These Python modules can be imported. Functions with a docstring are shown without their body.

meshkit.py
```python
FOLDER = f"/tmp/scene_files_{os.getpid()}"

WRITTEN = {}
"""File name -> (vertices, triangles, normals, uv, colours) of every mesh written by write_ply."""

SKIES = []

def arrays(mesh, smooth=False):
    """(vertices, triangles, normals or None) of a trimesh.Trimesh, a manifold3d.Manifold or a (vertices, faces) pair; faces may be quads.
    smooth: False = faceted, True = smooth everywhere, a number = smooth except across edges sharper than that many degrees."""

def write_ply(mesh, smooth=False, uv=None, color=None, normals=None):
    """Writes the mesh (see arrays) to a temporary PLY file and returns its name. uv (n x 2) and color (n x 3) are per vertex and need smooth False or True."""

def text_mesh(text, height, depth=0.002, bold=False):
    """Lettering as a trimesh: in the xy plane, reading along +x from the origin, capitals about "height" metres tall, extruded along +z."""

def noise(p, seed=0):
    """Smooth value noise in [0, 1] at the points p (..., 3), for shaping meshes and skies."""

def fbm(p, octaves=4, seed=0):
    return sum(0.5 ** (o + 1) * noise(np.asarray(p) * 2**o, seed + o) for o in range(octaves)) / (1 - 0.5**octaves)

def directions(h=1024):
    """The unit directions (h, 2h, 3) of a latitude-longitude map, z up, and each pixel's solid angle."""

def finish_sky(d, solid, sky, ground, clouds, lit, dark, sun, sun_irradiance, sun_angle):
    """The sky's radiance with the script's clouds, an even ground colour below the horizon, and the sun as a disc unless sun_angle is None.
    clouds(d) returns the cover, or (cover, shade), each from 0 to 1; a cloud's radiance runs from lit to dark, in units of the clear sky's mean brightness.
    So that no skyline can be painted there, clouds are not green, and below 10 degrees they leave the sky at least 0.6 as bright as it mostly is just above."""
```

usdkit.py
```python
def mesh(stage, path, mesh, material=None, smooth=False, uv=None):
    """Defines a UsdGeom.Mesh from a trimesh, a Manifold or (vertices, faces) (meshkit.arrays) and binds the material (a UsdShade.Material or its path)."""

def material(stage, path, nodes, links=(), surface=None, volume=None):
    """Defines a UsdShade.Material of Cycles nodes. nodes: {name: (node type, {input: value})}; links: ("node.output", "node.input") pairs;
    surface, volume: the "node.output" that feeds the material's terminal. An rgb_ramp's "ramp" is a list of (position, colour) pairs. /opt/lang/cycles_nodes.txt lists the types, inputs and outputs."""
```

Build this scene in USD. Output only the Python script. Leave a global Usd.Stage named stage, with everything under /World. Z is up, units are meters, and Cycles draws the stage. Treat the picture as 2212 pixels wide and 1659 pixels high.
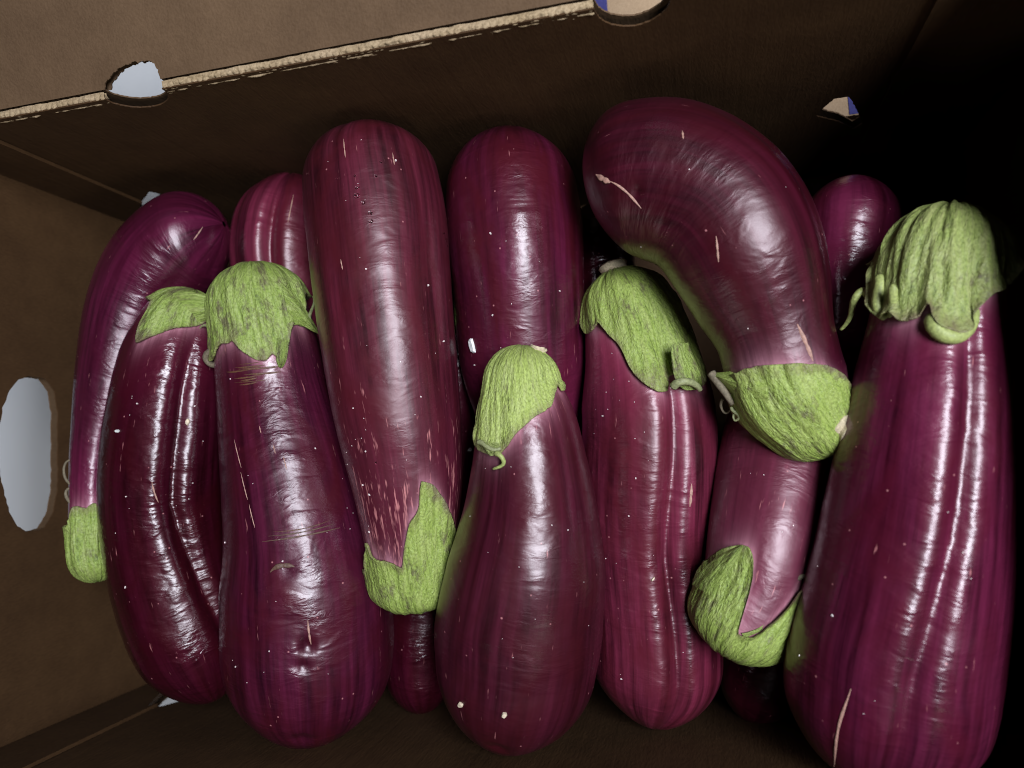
import math
import numpy as np
import trimesh, manifold3d
from scipy.interpolate import PchipInterpolator, CubicSpline
from pxr import Usd, UsdGeom, UsdLux, UsdShade, Gf, Sdf
import usdkit
from meshkit import noise, fbm

rng = np.random.default_rng(7)
stage = Usd.Stage.CreateInMemory()
UsdGeom.SetStageUpAxis(stage, UsdGeom.Tokens.z)
UsdGeom.SetStageMetersPerUnit(stage, 1.0)
UsdGeom.Xform.Define(stage, '/World')
UsdGeom.Scope.Define(stage, '/World/Looks')

# ---------------------------------------------------------------- camera (all pixels below: 2212 x 1659 view of the photo)
F = 1662.0
CX, CY = 1106.0, 829.5
CAMZ = 0.455
XC = np.array([0.96920115, -0.06987667, -0.23614907])      # box axes in camera coordinates (right, down, forward)
YC = np.array([-0.05036647, -0.99487541, 0.08767063])
ZC = np.array([-0.24106503, -0.07307648, -0.96775383])
M_ = np.stack([XC, YC, ZC])
RIGHT, DOWN, FWD = M_[:, 0], M_[:, 1], M_[:, 2]
CAM = np.array([0, 0, CAMZ])
cam = UsdGeom.Camera.Define(stage, '/World/Camera')
m = Gf.Matrix4d(1)
for i, v in enumerate((RIGHT, -DOWN, -FWD)):
    m.SetRow(i, Gf.Vec4d(*map(float, v), 0))
m.SetRow(3, Gf.Vec4d(*map(float, CAM), 1))
cam.AddTransformOp().Set(m)
cam.CreateHorizontalApertureAttr(36.0)
cam.CreateVerticalApertureAttr(27.0)
cam.CreateFocalLengthAttr(36.0 * F / 2212)
cam.CreateFStopAttr(7.0)
cam.CreateFocusDistanceAttr(0.36)
cam.CreateClippingRangeAttr(Gf.Vec2f(0.01, 100))
cam.CreateExposureAttr(0.0)


# ---------------------------------------------------------------- ceiling lamp and added fill lights
lamps = {}


def rect_light(name, pos, target, w, h, power, col):
    n = lamps[name] = lamps.get(name, -1) + 1
    l = UsdLux.RectLight.Define(stage, '/World/' + name + (f'_{n:03d}' if n else ''))
    pos, target = np.array(pos, float), np.array(target, float)
    z = pos - target
    z /= np.linalg.norm(z)
    x = np.cross([0, 1, 0], z)
    x /= np.linalg.norm(x)
    y = np.cross(z, x)
    mm = Gf.Matrix4d(1)
    for i, v in enumerate((x, y, z, pos)):
        mm.SetRow(i, Gf.Vec4d(*map(float, v), 1.0 if i == 3 else 0.0))
    l.AddTransformOp().Set(mm)
    l.CreateWidthAttr(w)
    l.CreateHeightAttr(h)
    l.CreateIntensityAttr(power)
    l.CreateColorAttr(Gf.Vec3f(*col))
    return l


rect_light('ceiling_lamp', (0.56, 0.09, 1.42), (-0.06, 0, 0.08), 0.40, 0.70, 42.0, (0.87, 0.91, 1.0))
rect_light('added_fill', (0.75, -1.55, 1.0), (-0.15, 0.1, 0.05), 0.6, 0.6, 3.6, (1.0, 0.94, 0.86))  # added fill from the front right, lifts the back wall
rect_light('added_fill', (-0.7, 2.1, 0.75), (-0.1, 0.25, 0.0), 0.8, 0.6, 2.2, (0.95, 0.97, 1.0))  # added fill from behind, brightens the surface under the folded flap
rect_light('added_fill', (-0.75, -1.0, 0.55), (-0.3, -0.2, -0.04), 0.5, 0.3, 3.0, (1.0, 0.97, 0.92))  # added low fill, lights the surface outside the front vent


# ---------------------------------------------------------------- helpers
def ray(u, v):
    return M_ @ np.array([(u - CX) / F, (v - CY) / F, 1.0])


def P(u, v, z):                      # point at height z seen at the pixel
    w = ray(u, v)
    return CAM + w * ((z - CAMZ) / w[2])


def on_wall(u, v, axis, val):        # point of the plane axis = val seen at the pixel
    w = ray(u, v)
    return CAM + w * ((val - CAM[axis]) / w[axis])


def project(p):
    c = (np.asarray(p) - CAM) @ M_
    return np.stack([CX + F * c[..., 0] / c[..., 2], CY + F * c[..., 1] / c[..., 2]], -1), c[..., 2]


used = {}


def path_for(name, parent=None):
    base = (parent.GetPath().pathString if parent is not None else '/World') + '/' + name
    n = used.get(base, 0)
    used[base] = n + 1
    return base if n == 0 else f'{base}_{n:03d}'


def tag(o, label=None, cat=None, group=None, kind=None):
    o = o.GetPrim() if hasattr(o, 'GetPrim') else o
    for k, v in (('label', label), ('category', cat), ('group', group), ('kind', kind)):
        if v:
            o.SetCustomDataByKey(k, v)
    return o


def thing(name, label, cat, loc=(0, 0, 0), group=None):
    x = UsdGeom.Xform.Define(stage, path_for(name))
    x.AddTranslateOp().Set(Gf.Vec3d(*map(float, loc)))
    o = tag(x, label, cat, group)
    LOC[o.GetPath().pathString] = np.array(loc, float)
    return o


LOC = {}


def obj(name, mesh, mat, parent=None, smooth=False, uv=None, label=None):
    off = np.zeros(3)
    if parent is not None:
        off = LOC.get('/'.join(parent.GetPath().pathString.split('/')[:3]), off)
    v, f = (mesh.vertices, mesh.faces) if isinstance(mesh, trimesh.Trimesh) else (mesh.to_mesh().vert_properties[:, :3], mesh.to_mesh().tri_verts) if hasattr(mesh, 'to_mesh') else mesh
    o = usdkit.mesh(stage, path_for(name, parent), (np.asarray(v) - off, np.asarray(f)), mat, smooth=smooth, uv=uv).GetPrim()
    if label:
        tag(o, label)
    return o


def box_mesh(lo, hi):
    b = trimesh.creation.box(np.array(hi, float) - np.array(lo, float))
    b.apply_translation((np.array(lo, float) + np.array(hi, float)) / 2)
    return b


def mf(t):
    return manifold3d.Manifold(manifold3d.Mesh(np.asarray(t.vertices, np.float32), np.asarray(t.faces, np.uint32)))


def tube(pts, radii, sides=8, flat=None):
    """Tube through pts; flat = (normal, ratio) squashes it along normal."""
    pts = np.asarray(pts, float)
    n = len(pts)
    radii = np.broadcast_to(radii, n)
    T = np.gradient(pts, axis=0)
    T /= np.linalg.norm(T, axis=1, keepdims=True) + 1e-12
    ref = np.array([0.13, 0.2, 1.0]) if flat is None else np.asarray(flat[0], float)
    A = ref - (T @ ref)[:, None] * T
    A /= np.linalg.norm(A, axis=1, keepdims=True) + 1e-9
    B = np.cross(T, A)
    th = np.arange(sides) / sides * 2 * np.pi
    k = 1.0 if flat is None else flat[1]
    V = pts[:, None] + radii[:, None, None] * (k * np.cos(th)[None, :, None] * A[:, None] + np.sin(th)[None, :, None] * B[:, None])
    V = np.concatenate([V.reshape(-1, 3), pts[:1], pts[-1:]])
    Fc = []
    for i in range(n - 1):
        for j in range(sides):
            a, b = i * sides + j, i * sides + (j + 1) % sides
            Fc += [(a, b, b + sides), (a, b + sides, a + sides)]
    for j in range(sides):
        a, b = j, (j + 1) % sides
        Fc += [(n * sides, b, a), (n * sides + 1, (n - 1) * sides + a, (n - 1) * sides + b)]
    return trimesh.Trimesh(V, Fc, process=False)


def smooth_line(pts, n):
    pts = np.asarray(pts, float)
    if len(pts) < 3:
        return pts[0] + (pts[-1] - pts[0]) * np.linspace(0, 1, n)[:, None]
    t = np.concatenate([[0], np.cumsum(np.linalg.norm(np.diff(pts, axis=0), axis=1))])
    return CubicSpline(t, pts)(np.linspace(0, t[-1], n))


# ---------------------------------------------------------------- materials
def L(name):
    return '/World/Looks/' + name


def card_mat(name, a, b, rough=0.75, fleck=0.25, rel=1.0):
    return usdkit.material(stage, L(name), {
        'tc': ('texture_coordinate', {}), 'g': ('geometry', {}),
        'm1': ('mapping', {'scale': (60, 60, 60)}), 'n1': ('noise_texture', {'scale': 1.0, 'detail': 5.0, 'roughness': 0.6}),
        'm2': ('mapping', {'scale': (900, 900, 260)}), 'n2': ('noise_texture', {'scale': 1.0, 'detail': 3.0}),
        'm3': ('mapping', {'scale': (9, 9, 9)}), 'n3': ('noise_texture', {'scale': 1.0, 'detail': 3.0}),
        'm4': ('mapping', {'scale': (300, 300, 4)}), 'w4': ('noise_texture', {'scale': 1.0, 'detail': 1.0}),
        'r1': ('rgb_ramp', {'ramp': [(0.3, a), (0.7, b)]}),
        'x1': ('mix', {'mix_type': 'multiply', 'fac': fleck}), 'x2': ('mix', {'mix_type': 'multiply', 'fac': 0.45}),
        'r3': ('rgb_ramp', {'ramp': [(0.3, (0.5, 0.45, 0.42)), (0.65, (1, 1, 1))]}),
        'r2': ('rgb_ramp', {'ramp': [(0.35, (0.55, 0.5, 0.45)), (0.6, (1, 1, 1))]}),
        'ad': ('math', {'math_type': 'add'}), 'bp': ('bump', {'strength': 0.4 * rel, 'distance': 0.0006}),
        'p': ('principled_bsdf', {'roughness': rough, 'specular_ior_level': 0.25})},
        [('g.position', 'm1.vector'), ('m1.vector', 'n1.vector'), ('g.position', 'm2.vector'), ('m2.vector', 'n2.vector'),
         ('g.position', 'm3.vector'), ('m3.vector', 'n3.vector'), ('g.position', 'm4.vector'), ('m4.vector', 'w4.vector'),
         ('n1.fac', 'r1.fac'), ('r1.color', 'x1.color1'), ('n2.fac', 'r2.fac'), ('r2.color', 'x1.color2'),
         ('x1.color', 'x2.color1'), ('n3.fac', 'r3.fac'), ('r3.color', 'x2.color2'), ('x2.color', 'p.base_color'),
         ('n2.fac', 'ad.value1'), ('w4.fac', 'ad.value2'), ('ad.value', 'bp.height'), ('bp.normal', 'p.normal')], surface='p.BSDF')


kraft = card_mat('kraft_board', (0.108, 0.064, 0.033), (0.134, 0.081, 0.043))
kraft_shaded = card_mat('shaded_kraft_board', (0.056, 0.0265, 0.0088), (0.071, 0.035, 0.0125))  # same board as kraft, with the shade inside the box darkened into its colour
kraft_pale = card_mat('kraft_worn_fold', (0.34, 0.25, 0.14), (0.46, 0.35, 0.22), fleck=0.5, rel=2.0)
kraft_core = card_mat('kraft_core', (0.30, 0.20, 0.11), (0.40, 0.28, 0.17), rel=2.0)
tan_board = card_mat('tan_board', (0.44, 0.31, 0.19), (0.50, 0.36, 0.23))
blue_ink = card_mat('blue_ink', (0.05, 0.05, 0.20), (0.065, 0.065, 0.25))
white_top = usdkit.material(stage, L('white_surface'), {
    'g': ('geometry', {}), 'm': ('mapping', {'scale': (7, 3, 7)}), 'n': ('noise_texture', {'scale': 1.0, 'detail': 4.0}),
    'r': ('rgb_ramp', {'ramp': [(0.35, (0.50, 0.52, 0.54)), (0.65, (0.60, 0.61, 0.62))]}), 'p': ('principled_bsdf', {'roughness': 0.45})},
    [('g.position', 'm.vector'), ('m.vector', 'n.vector'), ('n.fac', 'r.fac'), ('r.color', 'p.base_color')], surface='p.BSDF')


def plain(name, col, rough=0.6, **k):
    return usdkit.material(stage, L(name), {
        'g': ('geometry', {}), 'n': ('noise_texture', {'scale': 900.0, 'detail': 3.0}),
        'r': ('rgb_ramp', {'ramp': [(0.3, tuple(c * 0.65 for c in col)), (0.7, tuple(min(1, c * 1.15) for c in col))]}),
        'b': ('bump', {'strength': 0.5, 'distance': 0.0004}),
        'p': ('principled_bsdf', {'roughness': rough, **k})},
        [('g.position', 'n.vector'), ('n.fac', 'r.fac'), ('r.color', 'p.base_color'), ('n.fac', 'b.height'), ('b.normal', 'p.normal')], surface='p.BSDF')


dry_stem = plain('dry_stem', (0.55, 0.46, 0.30), 0.8)
curl_green = plain('curled_sepal', (0.26, 0.28, 0.13), 0.6)
leaf_green = plain('sepal_green', (0.33, 0.38, 0.12), 0.55)
dry_brown = plain('dry_sepal', (0.17, 0.14, 0.09), 0.75)
pale_scar = plain('pale_scar', (0.40, 0.22, 0.17), 0.6)
tan_scar = plain('tan_scar', (0.11, 0.045, 0.022), 0.55)
dark_scar = plain('dark_scar', (0.10, 0.05, 0.03), 0.6)
chip_white = plain('white_chip', (0.80, 0.80, 0.78), 0.5)
chip_tan = plain('tan_chip', (0.66, 0.55, 0.40), 0.6)
crumb_mat = plain('pale_crumb', (0.72, 0.62, 0.60), 0.45)
water = usdkit.material(stage, L('water'), {'p': ('principled_bsdf', {'base_color': (1, 1, 1), 'roughness': 0.02, 'ior': 1.33, 'transmission_weight': 1.0})}, [], surface='p.BSDF')


def skin(name, dark, lite, red, pale=0.0, neck=0.09, wr=1.0, rough=0.27, streak=0.85, spec=(0.72, 0.13, 0.25), necktint=None, seed=0):
    """Eggplant skin; u = metres from the stem end, v = metres round the fruit."""
    o = (seed * 3.7, seed * 5.3, seed * 1.9)
    nt = necktint or tuple(c * 1.7 for c in lite)
    N = {
        'tc': ('texture_coordinate', {}), 'sx': ('separate_xyz', {}),
        'mA': ('mapping', {'scale': (11, 240, 1), 'location': o}), 'nA': ('noise_texture', {'scale': 1.0, 'detail': 4.0, 'roughness': 0.6}),
        'rA': ('rgb_ramp', {'ramp': [(0.36, (0, 0, 0)), (0.66, (1, 1, 1))]}),
        'mB': ('mapping', {'scale': (22, 60, 1), 'location': o}), 'nB': ('noise_texture', {'scale': 1.0, 'detail': 5.0, 'roughness': 0.6, 'distortion': 0.5}),
        'rB': ('rgb_ramp', {'ramp': [(0.42, (0, 0, 0)), (0.66, (1, 1, 1))]}),
        'stk': ('math', {'math_type': 'multiply', 'value2': streak}),
        'c1': ('mix', {'color1': dark, 'color2': lite}), 'c2': ('mix', {'color2': red}),
        'nk': ('map_range', {'from_min': 0.012, 'from_max': neck, 'to_min': 1.0, 'to_max': 0.0, 'clamp': True, 'range_type': 'smoothstep'}),
        'nkt': ('math', {'math_type': 'multiply', 'value2': 0.6}), 'c3': ('mix', {'color2': nt}),
        # pale dashes, dense near the calyx
        'mC': ('mapping', {'scale': (105, 760, 1), 'location': o}), 'nC': ('noise_texture', {'scale': 1.0, 'detail': 2.0, 'roughness': 0.55}),
        'thr': ('math', {'math_type': 'multiply_add', 'value2': 0.19 * pale + 0.02, 'value3': -0.72}),
        'sum': ('math', {'math_type': 'add'}), 'amp': ('math', {'math_type': 'multiply', 'value2': 8.0, 'use_clamp': True}),
        'c4': ('mix', {'color2': (0.50, 0.23, 0.22)}),
        # lenticels
        'mV': ('mapping', {'scale': (210, 260, 1), 'location': o}), 'vo': ('voronoi_texture', {'scale': 1.0}),
        'vs': ('map_range', {'from_min': 0.05, 'from_max': 0.11, 'to_min': 1.0, 'to_max': 0.0, 'clamp': True}),
        'vc': ('separate_color', {}), 'vg': ('math', {'math_type': 'greater_than', 'value2': 0.86}),
        'vm': ('math', {'math_type': 'multiply'}), 'c5': ('mix', {'color2': (0.42, 0.20, 0.20)}), 'ab': ('attribute', {'attribute': 'bare'}), 'abm': ('math', {'math_type': 'multiply'}), 'abr': ('map_range', {'from_min': 0.3, 'from_max': 0.6, 'to_min': 0.25, 'to_max': 0.9, 'clamp': True}), 'c6': ('mix', {'color2': (0.46, 0.25, 0.30)}),
        # bruised dull zones
        'mD': ('mapping', {'scale': (22, 22, 1), 'location': o}), 'nD': ('noise_texture', {'scale': 1.0, 'detail': 4.0, 'roughness': 0.65}),
        'rD': ('map_range', {'from_min': 0.35, 'from_max': 0.75, 'to_min': rough - 0.04, 'to_max': rough + 0.12, 'clamp': True}),
        # relief: fine creases across the fruit, pebbling, faint ribs along it
        'mW': ('mapping', {'scale': (400, 170, 1), 'location': o}), 'nW': ('noise_texture', {'scale': 1.0, 'detail': 3.5, 'roughness': 0.55, 'distortion': 0.9}),
        'mP': ('mapping', {'scale': (950, 800, 1), 'location': o}), 'nP': ('noise_texture', {'scale': 1.0, 'detail': 2.0}),
        'mQ': ('mapping', {'scale': (120, 60, 1), 'location': o}), 'nQ': ('noise_texture', {'scale': 1.0, 'detail': 2.0, 'distortion': 0.5}),
        'rQ': ('map_range', {'from_min': 0.38, 'from_max': 0.62, 'to_min': 0.05, 'to_max': 1.0, 'clamp': True}),
        'hW': ('math', {'math_type': 'multiply'}), 'hP': ('math', {'math_type': 'multiply_add', 'value2': 0.10}),
        'hQ': ('math', {'math_type': 'multiply_add', 'value2': 0.9}),
        'bp': ('bump', {'strength': 0.34 * wr, 'distance': 0.0011}),
        'p': ('principled_bsdf', {'specular_ior_level': 0.65, 'specular_tint': tuple(0.75 * c for c in spec), 'roughness': 0.50, 'coat_weight': 1.0, 'coat_ior': 1.45, 'coat_tint': (0.85, 0.7, 0.74)}),
    }
    K = [('tc.UV', x + '.vector') for x in ('mA', 'mB', 'mC', 'mV', 'mD', 'mW', 'mP', 'mQ', 'sx')]
    K += [('mA.vector', 'nA.vector'), ('mB.vector', 'nB.vector'), ('mC.vector', 'nC.vector'), ('mV.vector', 'vo.vector'), ('mD.vector', 'nD.vector'),
          ('mW.vector', 'nW.vector'), ('mP.vector', 'nP.vector'), ('mQ.vector', 'nQ.vector'),
          ('nA.fac', 'rA.fac'), ('rA.color', 'stk.value1'), ('stk.value', 'c1.fac'), ('nB.fac', 'rB.fac'), ('rB.color', 'c2.fac'), ('c1.color', 'c2.color1'),
          ('sx.x', 'nk.value'), ('nk.result', 'nkt.value1'), ('nkt.value', 'c3.fac'), ('c2.color', 'c3.color1'),
          ('nk.result', 'thr.value1'), ('thr.value', 'sum.value1'), ('nC.fac', 'sum.value2'), ('sum.value', 'amp.value1'), ('amp.value', 'c4.fac'), ('c3.color', 'c4.color1'),
          ('vo.distance', 'vs.value'), ('vo.color', 'vc.color'), ('vc.r', 'vg.value1'), ('vs.result', 'vm.value1'), ('vg.value', 'vm.value2'),
          ('vm.value', 'c5.fac'), ('c4.color', 'c5.color1'), ('c5.color', 'c6.color1'), ('ab.fac', 'abm.value1'), ('nA.fac', 'abr.value'), ('abr.result', 'abm.value2'), ('abm.value', 'c6.fac'), ('c6.color', 'p.base_color'),
          ('nD.fac', 'rD.value'), ('rD.result', 'p.coat_roughness'), ('bp.normal', 'p.coat_normal'),
          ('nQ.fac', 'rQ.value'), ('rQ.result', 'hW.value1'), ('nW.fac', 'hW.value2'), ('nP.fac', 'hP.value1'), ('hW.value', 'hP.value3'),
          ('nQ.fac', 'hQ.value1'), ('hP.value', 'hQ.value3'), ('hQ.value', 'bp.height'), ('bp.normal', 'p.normal')]
    return usdkit.material(stage, L(name), N, K, surface='p.BSDF')


def calyx_mat(name, a, b, c=(0.12, 0.10, 0.055), brown=0.5, seed=0):
    o = (seed * 2.3, seed * 4.1, 0)
    N = {
        'tc': ('texture_coordinate', {}),
        'mA': ('mapping', {'scale': (90, 420, 1), 'location': o}), 'nA': ('noise_texture', {'scale': 1.0, 'detail': 4.0, 'roughness': 0.6, 'distortion': 0.6}),
        'rA': ('rgb_ramp', {'ramp': [(0.28, tuple(x * 0.45 for x in a)), (0.42, a), (0.64, b)]}),
        'mB': ('mapping', {'scale': (70, 110, 1), 'location': o}), 'nB': ('noise_texture', {'scale': 1.0, 'detail': 5.0, 'roughness': 0.7}),
        'rB': ('map_range', {'from_min': 0.60 - 0.13 * brown, 'from_max': 0.72 - 0.13 * brown, 'to_min': 0.0, 'to_max': 0.85, 'clamp': True}),
        'x': ('mix', {'color2': c}),
        'mC': ('mapping', {'scale': (900, 900, 1), 'location': o}), 'nC': ('noise_texture', {'scale': 1.0, 'detail': 2.0}),
        'rC': ('rgb_ramp', {'ramp': [(0.3, (0.45, 0.45, 0.4)), (0.58, (1.08, 1.08, 1.05))]}), 'y': ('mix', {'mix_type': 'multiply', 'fac': 0.6}),
        'mW': ('mapping', {'scale': (330, 560, 1), 'location': o}), 'nW': ('noise_texture', {'scale': 1.0, 'detail': 3.0, 'roughness': 0.6, 'distortion': 1.2}),
        's': ('math', {'math_type': 'multiply_add', 'value2': 0.7}),
        'ar': ('attribute', {'attribute': 'rim'}), 'arm': ('math', {'math_type': 'multiply'}), 'arr': ('map_range', {'from_min': 0.35, 'from_max': 0.6, 'to_min': 0.1, 'to_max': 0.95, 'clamp': True}), 'z': ('mix', {'color2': (0.15, 0.115, 0.065)}),
        'bp': ('bump', {'strength': 0.85, 'distance': 0.0012}),
        'p': ('principled_bsdf', {'roughness': 0.5, 'specular_ior_level': 0.4}),
    }
    K = [('tc.UV', x + '.vector') for x in ('mA', 'mB', 'mC', 'mW')]
    K += [('mA.vector', 'nA.vector'), ('mB.vector', 'nB.vector'), ('mC.vector', 'nC.vector'), ('mW.vector', 'nW.vector'),
          ('nA.fac', 'rA.fac'), ('rA.color', 'x.color1'), ('nB.fac', 'rB.value'), ('rB.result', 'x.fac'), ('x.color', 'y.color1'), ('nC.fac', 'rC.fac'), ('rC.color', 'y.color2'),
          ('y.color', 'z.color1'), ('ar.fac', 'arm.value1'), ('nB.fac', 'arr.value'), ('arr.result', 'arm.value2'), ('arm.value', 'z.fac'), ('z.color', 'p.base_color'), ('nA.fac', 's.value1'), ('nW.fac', 's.value3'), ('s.value', 'bp.height'), ('bp.normal', 'p.normal')]
    return usdkit.material(stage, L(name), N, K, surface='p.BSDF')


# ---------------------------------------------------------------- the surface outside and the printed sheet lying on it
ZB = -0.075                                                        # the box stands here, below the layers in view
xs, ys = 6.0, 6.0
tag(obj('table_top', box_mesh((-xs, -ys, ZB - 0.03), (xs, ys, ZB)), white_top), 'white surface the cardboard box stands on, seen through its holes', None, None, 'structure')

# ---------------------------------------------------------------- the box
A0, E0, B0, C0, H0, T0 = -0.369, 0.160, 0.170, -0.143, 0.168, 0.0052
FZ = ZB + 0.004                                                         # inside of the bottom
box = thing('cardboard_box', 'brown corrugated cardboard produce box holding all the eggplants, one flap folded out', 'box', ((A0 + E0) / 2, (B0 + C0) / 2, ZB))
LT = 0.0007


def sine_sheet(length, height, gap, period=0.0034, th=0.0005):
    """Corrugated medium: runs along x from 0, flutes along z from 0 to height, centred in y."""
    n = max(8, int(length / period * 8))
    x = np.linspace(0, length, n)
    y = (gap / 2 - th / 2) * np.sin(x / period * 2 * np.pi)
    poly = np.concatenate([np.stack([x, y + th / 2], 1), np.stack([x, y - th / 2], 1)[::-1]])
    return manifold3d.CrossSection([poly]).extrude(height)


def prism(poly2, axis, lo, hi):
    """Solid through a wall: polygon in the wall's plane (x,z or y,z or x,y), between lo and hi along axis."""
    cs = manifold3d.CrossSection([np.asarray(poly2)[::1]], manifold3d.FillRule.NonZero)
    if cs.area() <= 0:
        cs = manifold3d.CrossSection([np.asarray(poly2)[::-1]], manifold3d.FillRule.NonZero)
    s = cs.extrude(hi - lo)
    a = np.zeros((3, 4))
    if axis == 1:   # (x, z) -> x, y=-h, z
        a[0, 0] = 1; a[2, 1] = 1; a[1, 2] = -1; a[1, 3] = hi
    elif axis == 0:  # (y, z)
        a[1, 0] = 1; a[2, 1] = 1; a[0, 2] = 1; a[0, 3] = lo
    else:
        a[0, 0] = 1; a[1, 1] = 1; a[2, 2] = 1; a[2, 3] = lo
    return s.transform(a)


def panel(name, axis, inner, sign, lo, hi, zlo, zhi, holes, parent, label=None):
    """Wall at axis = inner going outwards by sign; liner, flutes and outer liner with the holes cut through all three."""
    def slab(d0, d1):
        a, b = sorted((inner + sign * d0, inner + sign * d1))
        return mf(box_mesh((lo, a, zlo), (hi, b, zhi)) if axis == 1 else box_mesh((a, lo, zlo), (b, hi, zhi)))
    gap = T0 - 2 * LT
    med = sine_sheet(hi - lo, zhi - zlo - 0.001, gap)
    c = inner + sign * T0 / 2
    if axis == 1:
        med = med.translate([lo, c, zlo + 0.0005])
    else:
        med = med.rotate([0, 0, 90]).translate([c, lo, zlo + 0.0005])
    solids = [slab(0, LT), med, slab(T0 - LT, T0)]
    for hcut in holes:
        solids = [s - hcut for s in solids]
    w = obj(name, solids[0], kraft_shaded, parent, label=label)
    obj('corrugated_core', solids[1], kraft_core, w)
    obj('outer_liner', solids[2], kraft, w)
    return w


def wobble(poly, amp=0.0003, n=90):
    """Resampled outline with a slightly torn edge."""
    p = np.asarray(poly, float)
    p = np.vstack([p, p[:1]])
    t = np.concatenate([[0], np.cumsum(np.linalg.norm(np.diff(p, axis=0), axis=1))])
    q = np.linspace(0, t[-1], n, endpoint=False)
    out = np.stack([np.interp(q, t, p[:, k]) for k in range(2)], 1)
    return out + rng.normal(0, amp / 2, out.shape)


def wall_poly(px, axis, val):
    q = np.array([on_wall(u, v, axis, val) for u, v in px])
    return q[:, [0, 2]] if axis == 1 else q[:, [1, 2]]


def ellipse(cx, cz, rx, rz, n=48, e=2.0):
    t = np.linspace(0, 2 * np.pi, n, endpoint=False)
    f = lambda s: np.sign(s) * np.abs(s) ** (2 / e)
    return np.stack([cx + rx * f(np.cos(t)), cz + rz * f(np.sin(t))], 1)


def rim_hole(u0, u1, vtop, depth):
    """The round hole cut across the fold: x range on the fold line, its lower part in the wall."""
    x0, x1 = on_wall(u0, 200, 1, B0)[0], on_wall(u1, 200, 1, B0)[0]
    return x0, x1


# holes across the fold: at height H0 the fold line is y = B0
hx = [P(228, 212, H0)[0], P(350, 190, H0)[0], P(1284, 20, H0)[0], P(1449, -12, H0)[0]]
rim_holes = [((hx[0] + hx[1]) / 2, (hx[1] - hx[0]) / 2), ((hx[2] + hx[3]) / 2, (hx[3] - hx[2]) / 2)]
wall_cuts, flap_cuts = [], []
def rim_cut(cx_, r_, h):
    q = [(-1, -0.6), (-1, 0.0), (-0.82, 0.4), (-0.5, 0.72), (-0.1, 0.93), (0.3, 1.0), (0.78, 0.93), (0.97, 0.7), (1.0, 0.2), (1.0, -0.6)]
    return [(cx_ + r_ * a, B0 + 0.004 + h * b) for a, b in q]


for (cx_, r_), dz_ in zip(rim_holes, (0.0125, 0.017)):
    wall_cuts.append(prism(wobble(ellipse(cx_, H0 - 0.0005, r_, dz_)), 1, B0 - 0.02, B0 + 0.02))
    flap_cuts.append(prism(wobble(rim_cut(cx_, r_, 0.0095 if dz_ < 0.015 else 0.012), 0.0006), 2, H0 - 0.02, H0 + 0.02))
vent_left = wall_poly([(300, 440), (316, 424), (322, 414), (338, 417), (357, 426), (366, 445), (345, 470), (310, 466)], 1, B0)
vent_right = wall_poly([(1763, 251), (1782, 230), (1803, 213), (1834, 209), (1850, 235), (1863, 267), (1843, 279), (1812, 263)], 1, B0)
vent_front = wall_poly([(320, 1532), (352, 1498), (374, 1480), (412, 1486), (398, 1511), (354, 1524)], 1, C0)
wall_cuts += [prism(wobble(vent_left, 0.0003), 1, B0 - 0.02, B0 + 0.02), prism(wobble(vent_right, 0.0003), 1, B0 - 0.02, B0 + 0.02)]
panel('back_wall', 1, B0, 1, A0 - T0, E0 + T0, ZB + 0.0002, H0, wall_cuts, box)
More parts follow.
